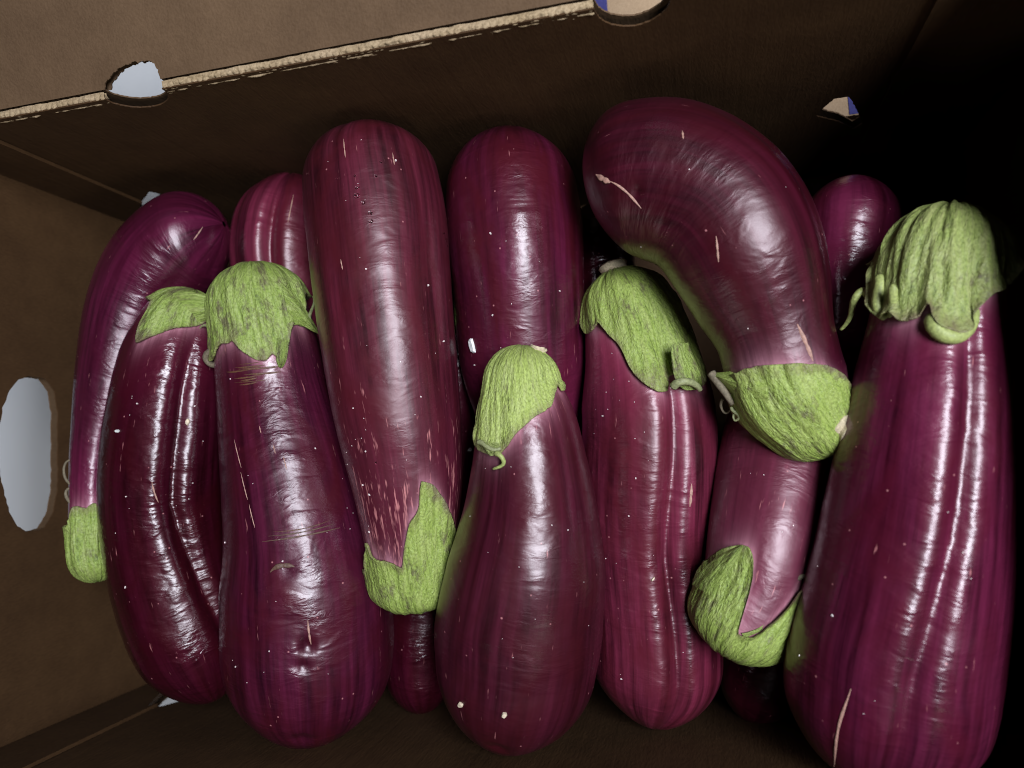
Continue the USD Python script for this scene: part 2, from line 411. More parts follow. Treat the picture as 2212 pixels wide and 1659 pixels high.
panel('front_wall', 1, C0, -1, A0 - T0, E0 + T0, ZB + 0.0002, H0, [prism(wobble(vent_front, 0.0003), 1, C0 - 0.02, C0 + 0.02)], box)
hand = wall_poly([(62, 812), (100, 818), (118, 845), (125, 890), (125, 1060), (115, 1110), (95, 1140), (62, 1150), (38, 1138), (20, 1105), (6, 1055), (-4, 1000), (-2, 930), (6, 880), (22, 842), (40, 820)], 0, A0)
panel('end_wall', 0, A0, -1, C0 + 0.0004, B0 - 0.0004, ZB + 0.0002, H0, [prism(wobble(hand, 0.0004), 0, A0 - 0.02, A0 + 0.02)], box, 'short end wall with an oval hand hole')
panel('end_wall', 0, E0, 1, C0 + 0.0004, B0 - 0.0004, ZB + 0.0002, H0, [], box, 'short end wall in shadow')
obj('bottom', box_mesh((A0 + 0.0003, C0 + 0.0003, ZB + 0.0006), (E0 - 0.0003, B0 - 0.0003, FZ)), kraft_shaded, box)


def bent_sheet(x0, x1, z0, z1, y, th, bow, vertical_edge=True):
    b = box_mesh((x0, y, z0), (x1, y + th, z1))
    return b


# glue tabs of the end walls, on the inside of the long walls
tl = on_wall(0, 305, 1, B0)[0] + 0.002
tr = on_wall(1960, 110, 1, B0)[0]
for nm, x0, x1, y0, y1 in (('glue_tab', A0 + 0.0004, tl, B0 - 0.0022, B0 - 0.0003), ('glue_tab', tr, E0 - 0.0004, B0 - 0.0022, B0 - 0.0003),
                           ('glue_tab', A0 + 0.0004, -0.332, C0 + 0.0003, C0 + 0.0022), ('glue_tab', tr, E0 - 0.0004, C0 + 0.0003, C0 + 0.0022)):
    tabm = mf(box_mesh((x0, y0, FZ + 0.001), (x1, y1, H0 - 0.004)))
    tabm = tabm - prism(vent_left, 1, B0 - 0.02, B0 + 0.02) - prism(vent_right, 1, B0 - 0.02, B0 + 0.02) - prism(vent_front, 1, C0 - 0.02, C0 + 0.02)
    obj(nm, tabm, kraft_shaded, box)
# unseen end flap, added to shade this end of the box
shade_ledge = obj('flap', box_mesh((E0 - 0.040, C0 + 0.002, H0 - 0.0045), (E0 - 0.0003, B0 - 0.003, H0 - 0.0005)), kraft, box, label='added end flap folded inwards to shade this end')
# flap folded outwards from the back wall and its worn fold
FL, FE = 0.060, 0.035
fl0 = B0 + 0.0045
gap = T0 - 2 * LT
fz = H0 + 0.0005
sol = [mf(box_mesh((A0 - T0, fl0, fz), (FE, fl0 + FL, fz + LT))), sine_sheet(FE - A0 + T0, FL - 0.001, gap).rotate([-90, 0, 0]).translate([A0 - T0, fl0 + 0.0005, fz - gap / 2]),
       mf(box_mesh((A0 - T0, fl0, fz - gap - LT), (FE, fl0 + FL, fz - gap)))]
for c_ in flap_cuts:
    sol = [s - c_ for s in sol]
rot = lambda q: q.translate([0, -fl0, -fz]).rotate([24, 0, 0]).translate([0, fl0, fz])       # it leans up and away
sol = [rot(q) for q in sol]
fp = obj('flap', sol[0], kraft, box)
obj('corrugated_core', sol[1], kraft_core, fp)
obj('outer_liner', sol[2], kraft, fp)
# fold: bulging strip over the edge, the flutes showing as little humps, broken at the holes
per = 0.0030
spans, x_ = [], A0 - T0
for cx_, r_ in rim_holes:
    spans.append((x_, cx_ - r_ - 0.0004))
    x_ = cx_ + r_ + 0.0004
spans.append((x_, FE))
for (xa, xb) in spans:
    nx = int((xb - xa) / 0.00035)
    X = np.linspace(xa, xb, nx)
    t = np.linspace(0, 1, 26)
    G, Tt = np.meshgrid(X, t, indexing='ij')
    hump = np.abs(np.sin(G / per * np.pi)) ** 0.45
    jit = fbm(np.stack([G * 260, Tt * 5, 0 * G], -1), 3, 5) - 0.5
    # profile from the wall's inner face, over the rim, to the flap's upper face
    ang = -0.35 + (np.pi / 2 + 0.2) * Tt
    rr = 0.0038 + (0.0007 * hump * np.exp(-((Tt - 0.62) / 0.22) ** 4)) - 0.0004 * np.exp(-((Tt - 0.33) / 0.05) ** 2) + 0.0004 * np.exp(-((Tt - 0.2) / 0.07) ** 2) + 0.0015 * jit
    yc, zc = B0 + 0.0040, H0 - 0.0030
    pts = np.stack([G, yc - rr * np.cos(ang), zc + rr * np.sin(ang)], -1)
    under = np.stack([G, yc - 0.0022 * np.cos(ang), zc + 0.0022 * np.sin(ang)], -1)
    V = np.concatenate([pts.reshape(-1, 3), under.reshape(-1, 3)])
    nt_ = len(t)
    i, j = np.meshgrid(np.arange(nx - 1), np.arange(nt_ - 1), indexing='ij')
    a = (i * nt_ + j).ravel()
    q = np.stack([a, a + nt_, a + nt_ + 1, a + 1], 1)
    obj('fold_crease', (V, np.concatenate([q, q[:, ::-1] + nx * nt_])), kraft_pale, box, smooth=60)

# printed carton sheet behind the box
sheet = thing('printed_carton', 'tan carton with dark blue printed bands seen through the back holes', 'carton', (0.12, 0.32, ZB))
y0c = B0 + T0 + 0.0015
obj('board', box_mesh((-0.085, y0c, ZB + 0.0003), (0.5, y0c + 0.30, 0.006)), tan_board, sheet)
vb = P(1834, 240, 0.006)[0]
fb = P(1312, 15, 0.006)[0]
obj('printed_band', box_mesh((vb, y0c + 0.0005, 0.0062), (vb + 0.06, y0c + 0.29, 0.0066)), blue_ink, sheet)
obj('printed_band', box_mesh((-0.0848, y0c + 0.001, 0.0062), (fb, y0c + 0.29, 0.0066)), blue_ink, sheet)


# ---------------------------------------------------------------- eggplants
class Egg:
    pass


def build_body(pts, cap0, cap1, grooves=(), dents=(), seed=0, NS=210, NT=140, lump=0.02, flat=1.0, dip=0.4):
    """pts: (u, v, z, half width in pixels) from the stem end to the blossom end."""
    e = Egg()
    pts = [tuple(q) for q in pts]
    k0 = int(len(pts) * 0.6)
    pts = [q if i <= k0 else (q[0], q[1], pts[k0][2] + dip * (q[2] - pts[k0][2]), q[3]) for i, q in enumerate(pts)]
    C = np.array([P(u, v, z) for u, v, z, h in pts])
    dep = (C - CAM) @ FWD
    R = np.array([h for *_, h in pts]) * dep / F
    t = np.concatenate([[0], np.cumsum(np.linalg.norm(np.diff(C, axis=0), axis=1))])
    cs = CubicSpline(t, C, bc_type='natural')
    # arc length
    tt = np.linspace(0, t[-1], 800)
    L_ = np.concatenate([[0], np.cumsum(np.linalg.norm(np.diff(cs(tt), axis=0), axis=1))])
    rp = PchipInterpolator(t, R)
    x = np.linspace(0, 1, NS)
    s = L_[-1] * (0.5 * (1 - np.cos(np.pi * x)) * 0.72 + 0.28 * x)       # dense at the ends
    s[0], s[-1] = 0.00005, L_[-1] - 0.00005
    tq = np.interp(s, L_, tt)
    c, T = cs(tq), cs(tq, 1)
    T /= np.linalg.norm(T, axis=1, keepdims=True)
    D0, p0 = cap0
    D1, p1 = cap1
    r = rp(tq)
    D0, D1 = D0 * rp(t[0]), 0.9 * D1 * R[-4:].max()
    p1 = 2.0 + 0.4 * (p1 - 2.0)
    capf = lambda d, D, p: (1 - np.clip(1 - d / D, 0, 1) ** p) ** (1 / p)
    r = r * capf(s, D0, p0) * capf(L_[-1] - s, D1, p1)
    U = CAM - c
    U = U - (U * T).sum(1, keepdims=True) * T
    U /= np.linalg.norm(U, axis=1, keepdims=True)
    S = np.cross(T, U)
    th = np.linspace(-np.pi, np.pi, NT)
    Sg, Tg = np.meshgrid(s, th, indexing='ij')
    mult = np.ones_like(Sg)
    fr = Sg / L_[-1]
    for (g0, depth, width, f0, f1) in grooves:       # groove angle may be (start, end)
        ga = g0 if np.isscalar(g0) else np.interp(fr, np.linspace(0, 1, len(g0)), g0)
        d = (Tg - ga + np.pi) % (2 * np.pi) - np.pi
        win = 1 / (1 + np.exp(-(fr - f0) / 0.03)) * 1 / (1 + np.exp((fr - f1) / 0.03))
        mult -= depth * win * (np.exp(-np.abs(d / (1.35 * width)) ** 1.7) - 0.22 * np.exp(-(d / (width * 3.2)) ** 2))
    q = np.stack([Sg * 28, np.cos(Tg) * 1.3, np.sin(Tg) * 1.3], -1)
    mult += lump * 2 * (fbm(q + seed * 7.1, 2, seed) - 0.5)
    q2 = np.stack([Sg * 150, np.cos(Tg) * 4.5, np.sin(Tg) * 4.5], -1)
    mult += 0.010 * (fbm(q2 + seed * 3.3, 3, seed + 9) - 0.5)
    dirv = flat * np.cos(Tg)[..., None] * U[:, None] + np.sin(Tg)[..., None] * S[:, None]
    V = c[:, None] + (r[:, None] * mult)[..., None] * dirv
    V[:, -1] = V[:, 0]
    e.s, e.th, e.V, e.c, e.T, e.U, e.S, e.r, e.L = s, th, V, c, T, U, S, r, L_[-1]
    e.NS, e.NT = NS, NT
    e.N = grid_normals(V)
    for (u, v, rad, depth) in dents:
        i, j = nearest(e, u, v)
        p = e.V[i, j]
        rr = rad * ((p - CAM) @ FWD) / F
        w = np.exp(-(np.linalg.norm(e.V - p, axis=-1) / rr) ** 2)
        e.V = e.V - (w * depth)[..., None] * e.N[i, j]
    e.V[:, -1] = e.V[:, 0]
    e.N = grid_normals(e.V)
    e.Ravg = r.mean()
    return e


def grid_normals(V):
    du = np.gradient(V, axis=0)
    W = np.concatenate([V[:, -2:-1], V, V[:, 1:2]], 1)
    dv = (W[:, 2:] - W[:, :-2])
    n = np.cross(dv, du)
    n /= np.linalg.norm(n, axis=-1, keepdims=True) + 1e-15
    ctr = V.mean(axis=1, keepdims=True)
    k = len(V) // 2
    if ((V[k] - ctr[k]) * n[k]).sum() < 0:
        n = -n
    return n


def nearest(e, u, v):
    px, dep = project(e.V)
    face = ((CAM - e.V) * e.N).sum(-1) > 0
    d = ((px - [u, v]) ** 2).sum(-1) + np.where(face, 0, 1e9)
    return np.unravel_index(np.argmin(d), d.shape)


def grid_faces(n, k, flip=False):
    i, j = np.meshgrid(np.arange(n - 1), np.arange(k - 1), indexing='ij')
    a = (i * k + j).ravel()
    q = np.stack([a, a + k, a + k + 1, a + 1], 1)
    return q[:, ::-1] if flip else q


def orient(V, Fq, N):
    """Faces turned so that they face along the given vertex normals."""
    a, b, c = V[Fq[:, 0]], V[Fq[:, 1]], V[Fq[:, 2]]
    g = np.cross(b - a, c - a)
    return Fq[:, ::-1] if (g * N[Fq[:, 0]]).sum() < 0 else Fq


EGGS = []


def primvar(o, name, val):
    UsdGeom.PrimvarsAPI(o).CreatePrimvar(name, Sdf.ValueTypeNames.FloatArray, 'vertex').Set([float(x) for x in np.asarray(val).ravel()])


def eggplant(label, pts, mat, cap0=(1.0, 2.2), cap1=(1.1, 2.3), calyx=None, stem=None, group=None, seed=0, voff=0.0, **kw):
    e = build_body(pts, cap0, cap1, seed=seed, **kw)
    base = e.c[len(e.c) // 2].copy()
    base[2] = e.V[..., 2].min()
    e.o = thing('eggplant', label, 'eggplant', base, group)
    Fq = orient(e.V.reshape(-1, 3), grid_faces(e.NS, e.NT), e.N.reshape(-1, 3))
    uv = np.stack(np.meshgrid(e.s, e.th * e.Ravg + 1.0 + voff, indexing='ij'), -1).reshape(-1, 2)
    fruit = obj('fruit', (e.V.reshape(-1, 3), Fq), mat, e.o, smooth=True, uv=uv)
    bare = np.zeros((e.NS, e.NT))
    if calyx:
        make_calyx(e, seed=seed, **calyx)
        bare = np.exp(-np.maximum(e.s[:, None] - np.interp(e.th, *e.border)[None], 0) / 0.0035)
    primvar(fruit, 'bare', bare)
    if stem:
        make_stem(e, **stem)
    e.mesh = trimesh.Trimesh(e.V.reshape(-1, 3), np.vstack([Fq[:, [0, 1, 2]], Fq[:, [0, 2, 3]]]), process=False)
    EGGS.append(e)
    return e


def make_calyx(e, edge, mat, hidden=0.03, thick=0.0014, wr=0.0011, flare=0.0008, seed=0, ridges=9):
    """edge: pixels along the visible border of the cap; the border on the far side is 'hidden' metres from the stem end."""
    tp, sp = [], []
    for u, v in edge:
        i, j = nearest(e, u, v)
        tp.append(e.th[j])
        sp.append(e.s[i])
    o = np.argsort(tp)
    tp, sp = np.array(tp)[o], np.array(sp)[o]
    tp = tp + np.arange(len(tp)) * 1e-4
    kn = np.concatenate([[-np.pi], [tp[0] - 0.35] if tp[0] - 0.35 > -np.pi else [], tp, [tp[-1] + 0.35] if tp[-1] + 0.35 < np.pi else [], [np.pi]])
    hv = np.concatenate([[hidden], [hidden] if tp[0] - 0.35 > -np.pi else [], sp, [hidden] if tp[-1] + 0.35 < np.pi else [], [hidden]])
    n, k = 70, 220
    th = np.linspace(-np.pi, np.pi, k)
    Le = PchipInterpolator(kn, hv)(th)
    Le = Le + 0.0012 * (fbm(np.stack([np.cos(th) * 9, np.sin(th) * 9, 0 * th], -1), 3, seed + 3) - 0.5)
    e.border = (th, Le)
    t = np.linspace(0, 1, n) ** 1.25
    s = np.maximum(t[:, None] * Le[None], e.s[0])
    fi = np.interp(s, e.s, np.arange(e.NS))
    fj = np.broadcast_to(np.interp(th, e.th, np.arange(e.NT)), fi.shape)
    i0 = np.clip(fi.astype(int), 0, e.NS - 2); j0 = np.clip(fj.astype(int), 0, e.NT - 2)
    a, b = (fi - i0)[..., None], (fj - j0)[..., None]
    samp = lambda Q: (1 - a) * ((1 - b) * Q[i0, j0] + b * Q[i0, j0 + 1]) + a * ((1 - b) * Q[i0 + 1, j0] + b * Q[i0 + 1, j0 + 1])
    B, Nn = samp(e.V), samp(e.N)
    Nn[0] = -e.T[0]
    Nn /= np.linalg.norm(Nn, axis=-1, keepdims=True)
    tg = np.broadcast_to(t[:, None], s.shape)
    thg = np.broadcast_to(th[None], s.shape)
    q = np.stack([s * 120, np.cos(thg) * 7, np.sin(thg) * 7], -1)
    w = (fbm(q * [0.5, 1, 1], 3, seed + 21) - 0.5) * 0.75
    rib = np.sin(thg * ridges + 3 * fbm(np.stack([s * 40, np.cos(thg) * 1.5, np.sin(thg) * 1.5], -1), 2, seed + 4)) * np.clip(tg * 2, 0, 1)
    edgef = np.clip((tg - 0.8) / 0.2, 0, 1)
    off = thick * (1.15 - 0.35 * tg) + wr * 1.6 * w + 0.0007 * (np.abs(fbm(np.stack([s * 60, np.cos(thg) * 11, np.sin(thg) * 11], -1), 2, seed + 77) - 0.5) * -4 + 0.6) * np.clip(tg * 3, 0, 1) + 0.0006 * rib + flare * edgef ** 2 * (0.4 + 1.2 * fbm(np.stack([np.cos(thg) * 3, np.sin(thg) * 3, 0 * s], -1), 2, seed + 8))
    off = np.maximum(off, 0.0005)
    top = B + Nn * off[..., None]
    top[0] = top[0].mean(0)
    inn = B + Nn * (np.maximum(off - 0.0011, 0.00015) * np.where(tg > 0.6, 1, 0.3))[..., None]
    top[:, -1] = top[:, 0]
    inn[:, -1] = inn[:, 0]
    V = np.concatenate([top, inn[::-1]], 0)       # folds round the border into the inside
    NN = np.concatenate([Nn, -Nn[::-1]], 0)
    Fq = orient(V.reshape(-1, 3), grid_faces(2 * n, k), NN.reshape(-1, 3))
    sv = np.concatenate([s, s[::-1]], 0)
    rl = e.r[min(len(e.r) - 1, np.searchsorted(e.s, Le.max()))]
    uv = np.stack([sv, np.broadcast_to(th[None] * rl + 1, sv.shape)], -1).reshape(-1, 2)
    e.calyx = obj('calyx', (V.reshape(-1, 3), Fq), mat, e.o, smooth=True, uv=uv)
    primvar(e.calyx, 'rim', np.concatenate([np.clip((tg - 0.86) / 0.14, 0, 1), np.ones_like(tg)], 0))
    return e.calyx


def make_stem(e, length=0.006, r=0.006, mat=None, px=None, z=None):
    d = -e.T[0]
    p = e.c[0] if px is None else e.V[nearest(e, *px)]
    if px is not None:
        d = e.N[nearest(e, *px)] * 0.6 + d * 0.4
    k = np.linspace(0, 1, 7)
    pts = p - d * 0.002 + d * (length + 0.002) * k[:, None]
    tb = tube(pts, r * (1.15 - 0.3 * k + 0.12 * np.sin(k * 9)), 22)
    tb.vertices += 0.0012 * (fbm(tb.vertices * 600, 2, 3)[:, None] - 0.5) * [1, 1, 1]
    tb.vertices[-1] -= d * 0.001
    obj('stem', tb, mat or dry_stem, e.o, smooth=50)


def curl(e, name, px, zs, r0, r1, mat, flat=None, parent=None, label=None):
    """A free tip, tendril or folded sepal: pixels with heights."""
    zs = np.broadcast_to(zs, len(px))
    pts = smooth_line([P(u, v, z) for (u, v), z in zip(px, zs)], 8 * len(px))
    k = np.linspace(0, 1, len(pts))
    rad = (r0 + (r1 - r0) * k)
    tb = tube(pts, rad, 10, flat)
    tb.vertices += 0.15 * r0 * (fbm(tb.vertices * 700, 2, 5)[:, None] - 0.5)
    return obj(name, tb, mat, parent or e.o, smooth=True, label=label)


def leaf(e, name, left, right, zl, zr, bulge, mat, th=0.0012, seed=1, label=None):
    """A sepal standing free: two borders in pixels with heights, bulged towards the viewer, real thickness."""
    n, k = 40, 24
    A = smooth_line([P(u, v, z) for (u, v), z in zip(left, np.broadcast_to(zl, len(left)))], n)
    B = smooth_line([P(u, v, z) for (u, v), z in zip(right, np.broadcast_to(zr, len(right)))], n)
    x = np.linspace(0, 1, k)
    V = A[:, None] + (B - A)[:, None] * x[None, :, None]
    up = CAM - V
    up /= np.linalg.norm(up, axis=-1, keepdims=True)
    wd = np.linalg.norm(B - A, axis=1)[:, None]
    V = V + up * ((bulge * np.sin(np.pi * x)[None]) * np.minimum(1, wd / 0.006))[..., None]
    s = np.linspace(0, 0.03, n)[:, None] + 0 * x[None]
    w = fbm(np.stack([s * 150, x[None] * 9 + 0 * s, 0 * s + seed], -1), 4, seed) - 0.5
    V = V + up * (0.0026 * w * np.sin(np.pi * x)[None] ** 0.5)[..., None]
    N = np.cross(np.gradient(V, axis=0), np.gradient(V, axis=1))
    N /= np.linalg.norm(N, axis=-1, keepdims=True) + 1e-12
    if (N * up).sum() < 0:
        N = -N
    low = V - up * th
    VV = np.concatenate([V[:, :1] * 0 + (V[:, :1] + low[:, :1]) / 2, V, (V[:, -1:] + low[:, -1:]) / 2, low[:, ::-1], (V[:, :1] + low[:, :1]) / 2], 1)
    NNN = np.concatenate([N[:, :1], N, N[:, -1:], -N[:, ::-1], N[:, :1]], 1)
    kk = VV.shape[1]
    Fq = orient(VV.reshape(-1, 3), grid_faces(n, kk), NNN.reshape(-1, 3))
    uu = np.broadcast_to(np.linspace(0, 0.03, n)[:, None], (n, kk))
    vv = np.broadcast_to(np.concatenate([[0], x, [1], x[::-1], [0]])[None] * 0.02, (n, kk))
    return obj(name, (VV.reshape(-1, 3), Fq), mat, e.o, smooth=True, uv=np.stack([uu, vv], -1).reshape(-1, 2), label=label)


def scar(e, px, w, mat, lift=0.00018, name='scar', label=None, n=40):
    """A raised mark on the skin along pixels; w: width in metres."""
    q = smooth_line(np.array([(u, v, 0) for u, v in px], float), n)[:, :2]
    dirs = np.array([ray(u, v) for u, v in q])
    loc, idx, _ = e.mesh.ray.intersects_location(np.tile(CAM, (len(q), 1)), dirs, multiple_hits=True)
    pts = []
    for i in range(len(q)):
        h = loc[idx == i]
        if len(h):
            pts.append(h[np.argmin(np.linalg.norm(h - CAM, axis=1))])
    if len(pts) < 3:
        return
    pts = np.array(pts)
    up = CAM - pts.mean(0)
    up /= np.linalg.norm(up)
    k = np.linspace(0, 1, len(pts))
    ww = np.maximum(w * (np.sin(np.pi * np.clip(k, 0.04, 0.96)) ** 0.5) * (0.7 + 0.6 * noise(np.stack([k * 9, 0 * k, 0 * k], -1), 4)), 0.00012) / 2
    obj(name, tube(pts + up * lift * 0.3, ww, 8, (up, 0.35)), mat, e.o, smooth=True, label=label)


DK, LT_, RD = (0.062, 0.0085, 0.022), (0.160, 0.022, 0.052), (0.120, 0.016, 0.027)
G1, G2 = (0.25, 0.34, 0.07), (0.31, 0.38, 0.115)
G3 = (0.34, 0.40, 0.12)

_skin = skin
MOTTLE = {'pink_red_skin': 1.7, 'rosy_neck_skin': 1.7, 'big_magenta_skin': 1.5, 'violet_skin': 1.4, 'striped_red_skin': 1.5, 'magenta_creased_skin': 1.3, 'red_purple_skin': 1.3}
SK = 0.36


def skin(name, dark, lite, red, necktint=None, **k):
    f = lambda c: (SK * c[0], SK * 0.78 * c[1], SK * c[2])
    return _skin(name, tuple(0.65 * x for x in f(dark)), tuple(1.3 * MOTTLE.get(name, 1.0) * x for x in f(lite)), tuple(MOTTLE.get(name, 1.0) ** 0.6 * x for x in f(red)), necktint=f(necktint) if necktint else None, **k)


s_deep = skin('deep_purple_skin', DK, LT_, RD, pale=0.25, seed=1)
s_violet = skin('violet_skin', (0.082, 0.009, 0.034), (0.20, 0.028, 0.085), (0.12, 0.014, 0.042), pale=0.2, spec=(0.62, 0.12, 0.28), seed=2)
s_wine = skin('wine_skin', (0.052, 0.005, 0.012), (0.115, 0.014, 0.036), (0.085, 0.009, 0.016), pale=0.1, wr=1.25, rough=0.22, spec=(0.50, 0.07, 0.14), seed=3)
s_crease = skin('magenta_creased_skin', (0.068, 0.009, 0.028), (0.165, 0.026, 0.068), (0.135, 0.016, 0.030), pale=0.45, neck=0.075, wr=1.1, spec=(0.60, 0.12, 0.24), seed=4, necktint=(0.22, 0.07, 0.11))
s_strip = skin('striped_red_skin', (0.105, 0.017, 0.030), (0.205, 0.042, 0.065), (0.165, 0.024, 0.033), pale=1.0, neck=0.14, wr=0.55, rough=0.33, spec=(0.62, 0.19, 0.23), seed=5, necktint=(0.27, 0.05, 0.095))
s_red = skin('red_purple_skin', (0.088, 0.012, 0.030), (0.19, 0.028, 0.078), (0.15, 0.020, 0.032), pale=0.15, wr=0.9, seed=6)
s_glossy = skin('maroon_skin', (0.098, 0.015, 0.028), (0.175, 0.033, 0.062), (0.14, 0.020, 0.030), pale=0.4, neck=0.05, wr=0.6, rough=0.27, spec=(0.60, 0.16, 0.22), seed=7)
s_pink = skin('pink_red_skin', (0.12, 0.018, 0.033), (0.27, 0.052, 0.092), (0.19, 0.028, 0.042), pale=0.3, wr=0.9, rough=0.30, spec=(0.82, 0.21, 0.30), seed=8)
s_curved = skin('dark_crimson_skin', (0.070, 0.008, 0.020), (0.150, 0.020, 0.044), (0.12, 0.012, 0.022), pale=0.25, neck=0.06, wr=0.8, rough=0.33, spec=(0.60, 0.11, 0.18), seed=9, necktint=(0.20, 0.025, 0.11))
s_rose = skin('rosy_neck_skin', (0.085, 0.012, 0.028), (0.30, 0.068, 0.115), (0.19, 0.030, 0.055), pale=0.35, neck=0.13, wr=0.7, rough=0.34, spec=(0.85, 0.26, 0.36), seed=10, necktint=(0.34, 0.085, 0.14))
s_big = skin('big_magenta_skin', (0.085, 0.009, 0.030), (0.20, 0.032, 0.082), (0.15, 0.016, 0.040), pale=0.1, wr=0.9, rough=0.24, seed=11)

cm1 = calyx_mat('calyx_green_brown', G1, G2, brown=0.75, seed=1)
cm2 = calyx_mat('calyx_bright', (0.36, 0.45, 0.11), (0.37, 0.43, 0.145), brown=0.1, seed=2)
cm3 = calyx_mat('calyx_olive', (0.25, 0.31, 0.085), (0.29, 0.32, 0.115), brown=0.3, seed=3)
cm4 = calyx_mat('calyx_leaf', (0.24, 0.33, 0.065), (0.28, 0.34, 0.10), brown=0.3, seed=4)
cm5 = calyx_mat('calyx_streaked', (0.26, 0.35, 0.07), (0.31, 0.38, 0.105), brown=0.45, seed=5)

# --- lower layer
D = eggplant('magenta ribbed eggplant end rising behind the round streaked cap, left of the speckled eggplant',
             [(650, 900, 0.040, 62), (640, 800, 0.044, 78), (630, 660, 0.048, 105), (620, 540, 0.050, 118), (628, 450, 0.048, 108), (638, 378, 0.044, 85)], s_pink, seed=21,
             cap1=(1.1, 2.1), grooves=[(-0.32, 0.22, 0.11, 0.3, 1.1), (-1.2, 0.08, 0.15, 0.3, 1.0), (1.4, 0.08, 0.15, 0.3, 1.0)])
Mm = eggplant('narrow dark eggplant whose glossy end shows under the speckled eggplant\'s wet green cap',
              [(990, 655, 0.044, 45), (990, 700, 0.043, 52), (985, 820, 0.038, 60), (965, 1000, 0.033, 72), (930, 1200, 0.032, 82), (908, 1380, 0.032, 80), (908, 1470, 0.032, 72), (915, 1540, 0.032, 60)], s_wine, seed=22,
              calyx=dict(edge=[(975, 720), (985, 725), (995, 722)], mat=cm4, hidden=0.012))
O = eggplant('maroon eggplant almost hidden in the dark gap left of the hooked eggplant',
             [(1330, 1020, 0.026, 50), (1318, 850, 0.028, 65), (1303, 650, 0.032, 76), (1293, 530, 0.034, 74), (1288, 440, 0.034, 60)], s_wine, seed=23)
N_ = eggplant('shadowed eggplant end low at the front right, beneath the rosy eggplant',
              [(1700, 1230, 0.026, 60), (1680, 1320, 0.026, 75), (1655, 1420, 0.026, 85), (1635, 1500, 0.026, 80), (1622, 1560, 0.026, 62)], s_wine, seed=24)
K = eggplant('small slim purple eggplant at the back between the hooked and biggest ones',
             [(1800, 830, 0.050, 44), (1802, 770, 0.050, 56), (1810, 690, 0.052, 76), (1825, 580, 0.052, 96), (1838, 480, 0.050, 102), (1845, 384, 0.046, 82)], s_big, seed=25)
Aa = eggplant('purple eggplant curving along the end wall nearest the oval hand hole',
              [(212, 1250, 0.096, 38), (205, 1185, 0.097, 48), (203, 1090, 0.098, 48), (214, 960, 0.096, 56), (252, 800, 0.090, 80), (300, 655, 0.083, 100), (352, 568, 0.077, 108), (412, 514, 0.073, 106), (484, 484, 0.069, 90)], s_violet, seed=26,
              cap1=(1.0, 2.2), grooves=[((0.2, 0.1, 0.3, 0.5), 0.05, 0.12, 0.1, 0.85)],
              calyx=dict(edge=[(160, 1098), (172, 1090), (186, 1096), (200, 1088), (214, 1095)], mat=cm4, hidden=0.03))
J = eggplant('rosy eggplant with frontward green cap, lying under the hooked eggplant\'s cap',
             [(1568, 1398, 0.086, 92), (1594, 1350, 0.087, 104), (1628, 1275, 0.085, 113), (1660, 1150, 0.079, 127), (1688, 1010, 0.067, 136), (1704, 910, 0.055, 128), (1712, 840, 0.045, 106), (1716, 790, 0.038, 76)], s_rose, seed=27,
             cap0=(0.75, 2.4),
             calyx=dict(edge=[(1498, 1260), (1530, 1215), (1560, 1195), (1590, 1178), (1612, 1180), (1628, 1200), (1630, 1250), (1612, 1310), (1594, 1365), (1620, 1372), (1660, 1345), (1695, 1305), (1722, 1270)], mat=cm5, hidden=0.03, thick=0.0018, flare=0.0014))
# --- middle layer
Bb = eggplant('dark wine eggplant with long crease, its leafy cap against the round streaked cap',
              [(420, 632, 0.092, 60), (400, 690, 0.093, 84), (375, 790, 0.094, 112), (360, 920, 0.094, 122), (350, 1060, 0.093, 126), (368, 1220, 0.089, 126), (402, 1350, 0.082, 122), (438, 1440, 0.074, 106), (466, 1512, 0.066, 84)], s_wine, seed=28,
              cap1=(1.1, 2.1), grooves=[((-0.35, -0.2, -0.15, -0.45, -0.75), 0.15, 0.13, 0.1, 1.1)],
              calyx=dict(edge=[(300, 740), (340, 722), (385, 710), (430, 704), (450, 690)], mat=cm1, hidden=0.012))
Ff = eggplant('plump eggplant in the middle whose stem end dips under the bright green cap',
              [(1150, 1010, 0.045, 80), (1142, 900, 0.052, 110), (1130, 780, 0.060, 134), (1120, 640, 0.068, 140), (1110, 500, 0.072, 147), (1103, 410, 0.072, 140), (1100, 340, 0.068, 128), (1100, 286, 0.064, 110)], s_red, seed=29,
              cap1=(1.05, 2.3))
Hh = eggplant('red eggplant with deep lengthwise groove, long sepalled cap inside the hook of its neighbour',
              [(1330, 592, 0.066, 60), (1352, 660, 0.066, 92), (1378, 760, 0.066, 116), (1398, 880, 0.064, 142), (1402, 1020, 0.061, 146), (1402, 1180, 0.058, 142), (1412, 1320, 0.056, 140), (1418, 1430, 0.054, 138), (1415, 1510, 0.050, 122), (1408, 1568, 0.048, 96)], s_pink, seed=30,
              cap1=(1.1, 2.1), grooves=[((-0.35, -0.42, -0.36, -0.24, -0.30, -0.4), 0.15, 0.11, 0.2, 1.1)],
              calyx=dict(edge=[(1274, 722), (1285, 715), (1300, 702), (1318, 725), (1345, 760), (1362, 800), (1395, 835), (1430, 852), (1442, 822), (1455, 812), (1480, 835), (1505, 842), (1518, 820)], mat=cm5, hidden=0.02, thick=0.0022, wr=0.0015),
              stem=dict(length=0.006, r=0.0075))
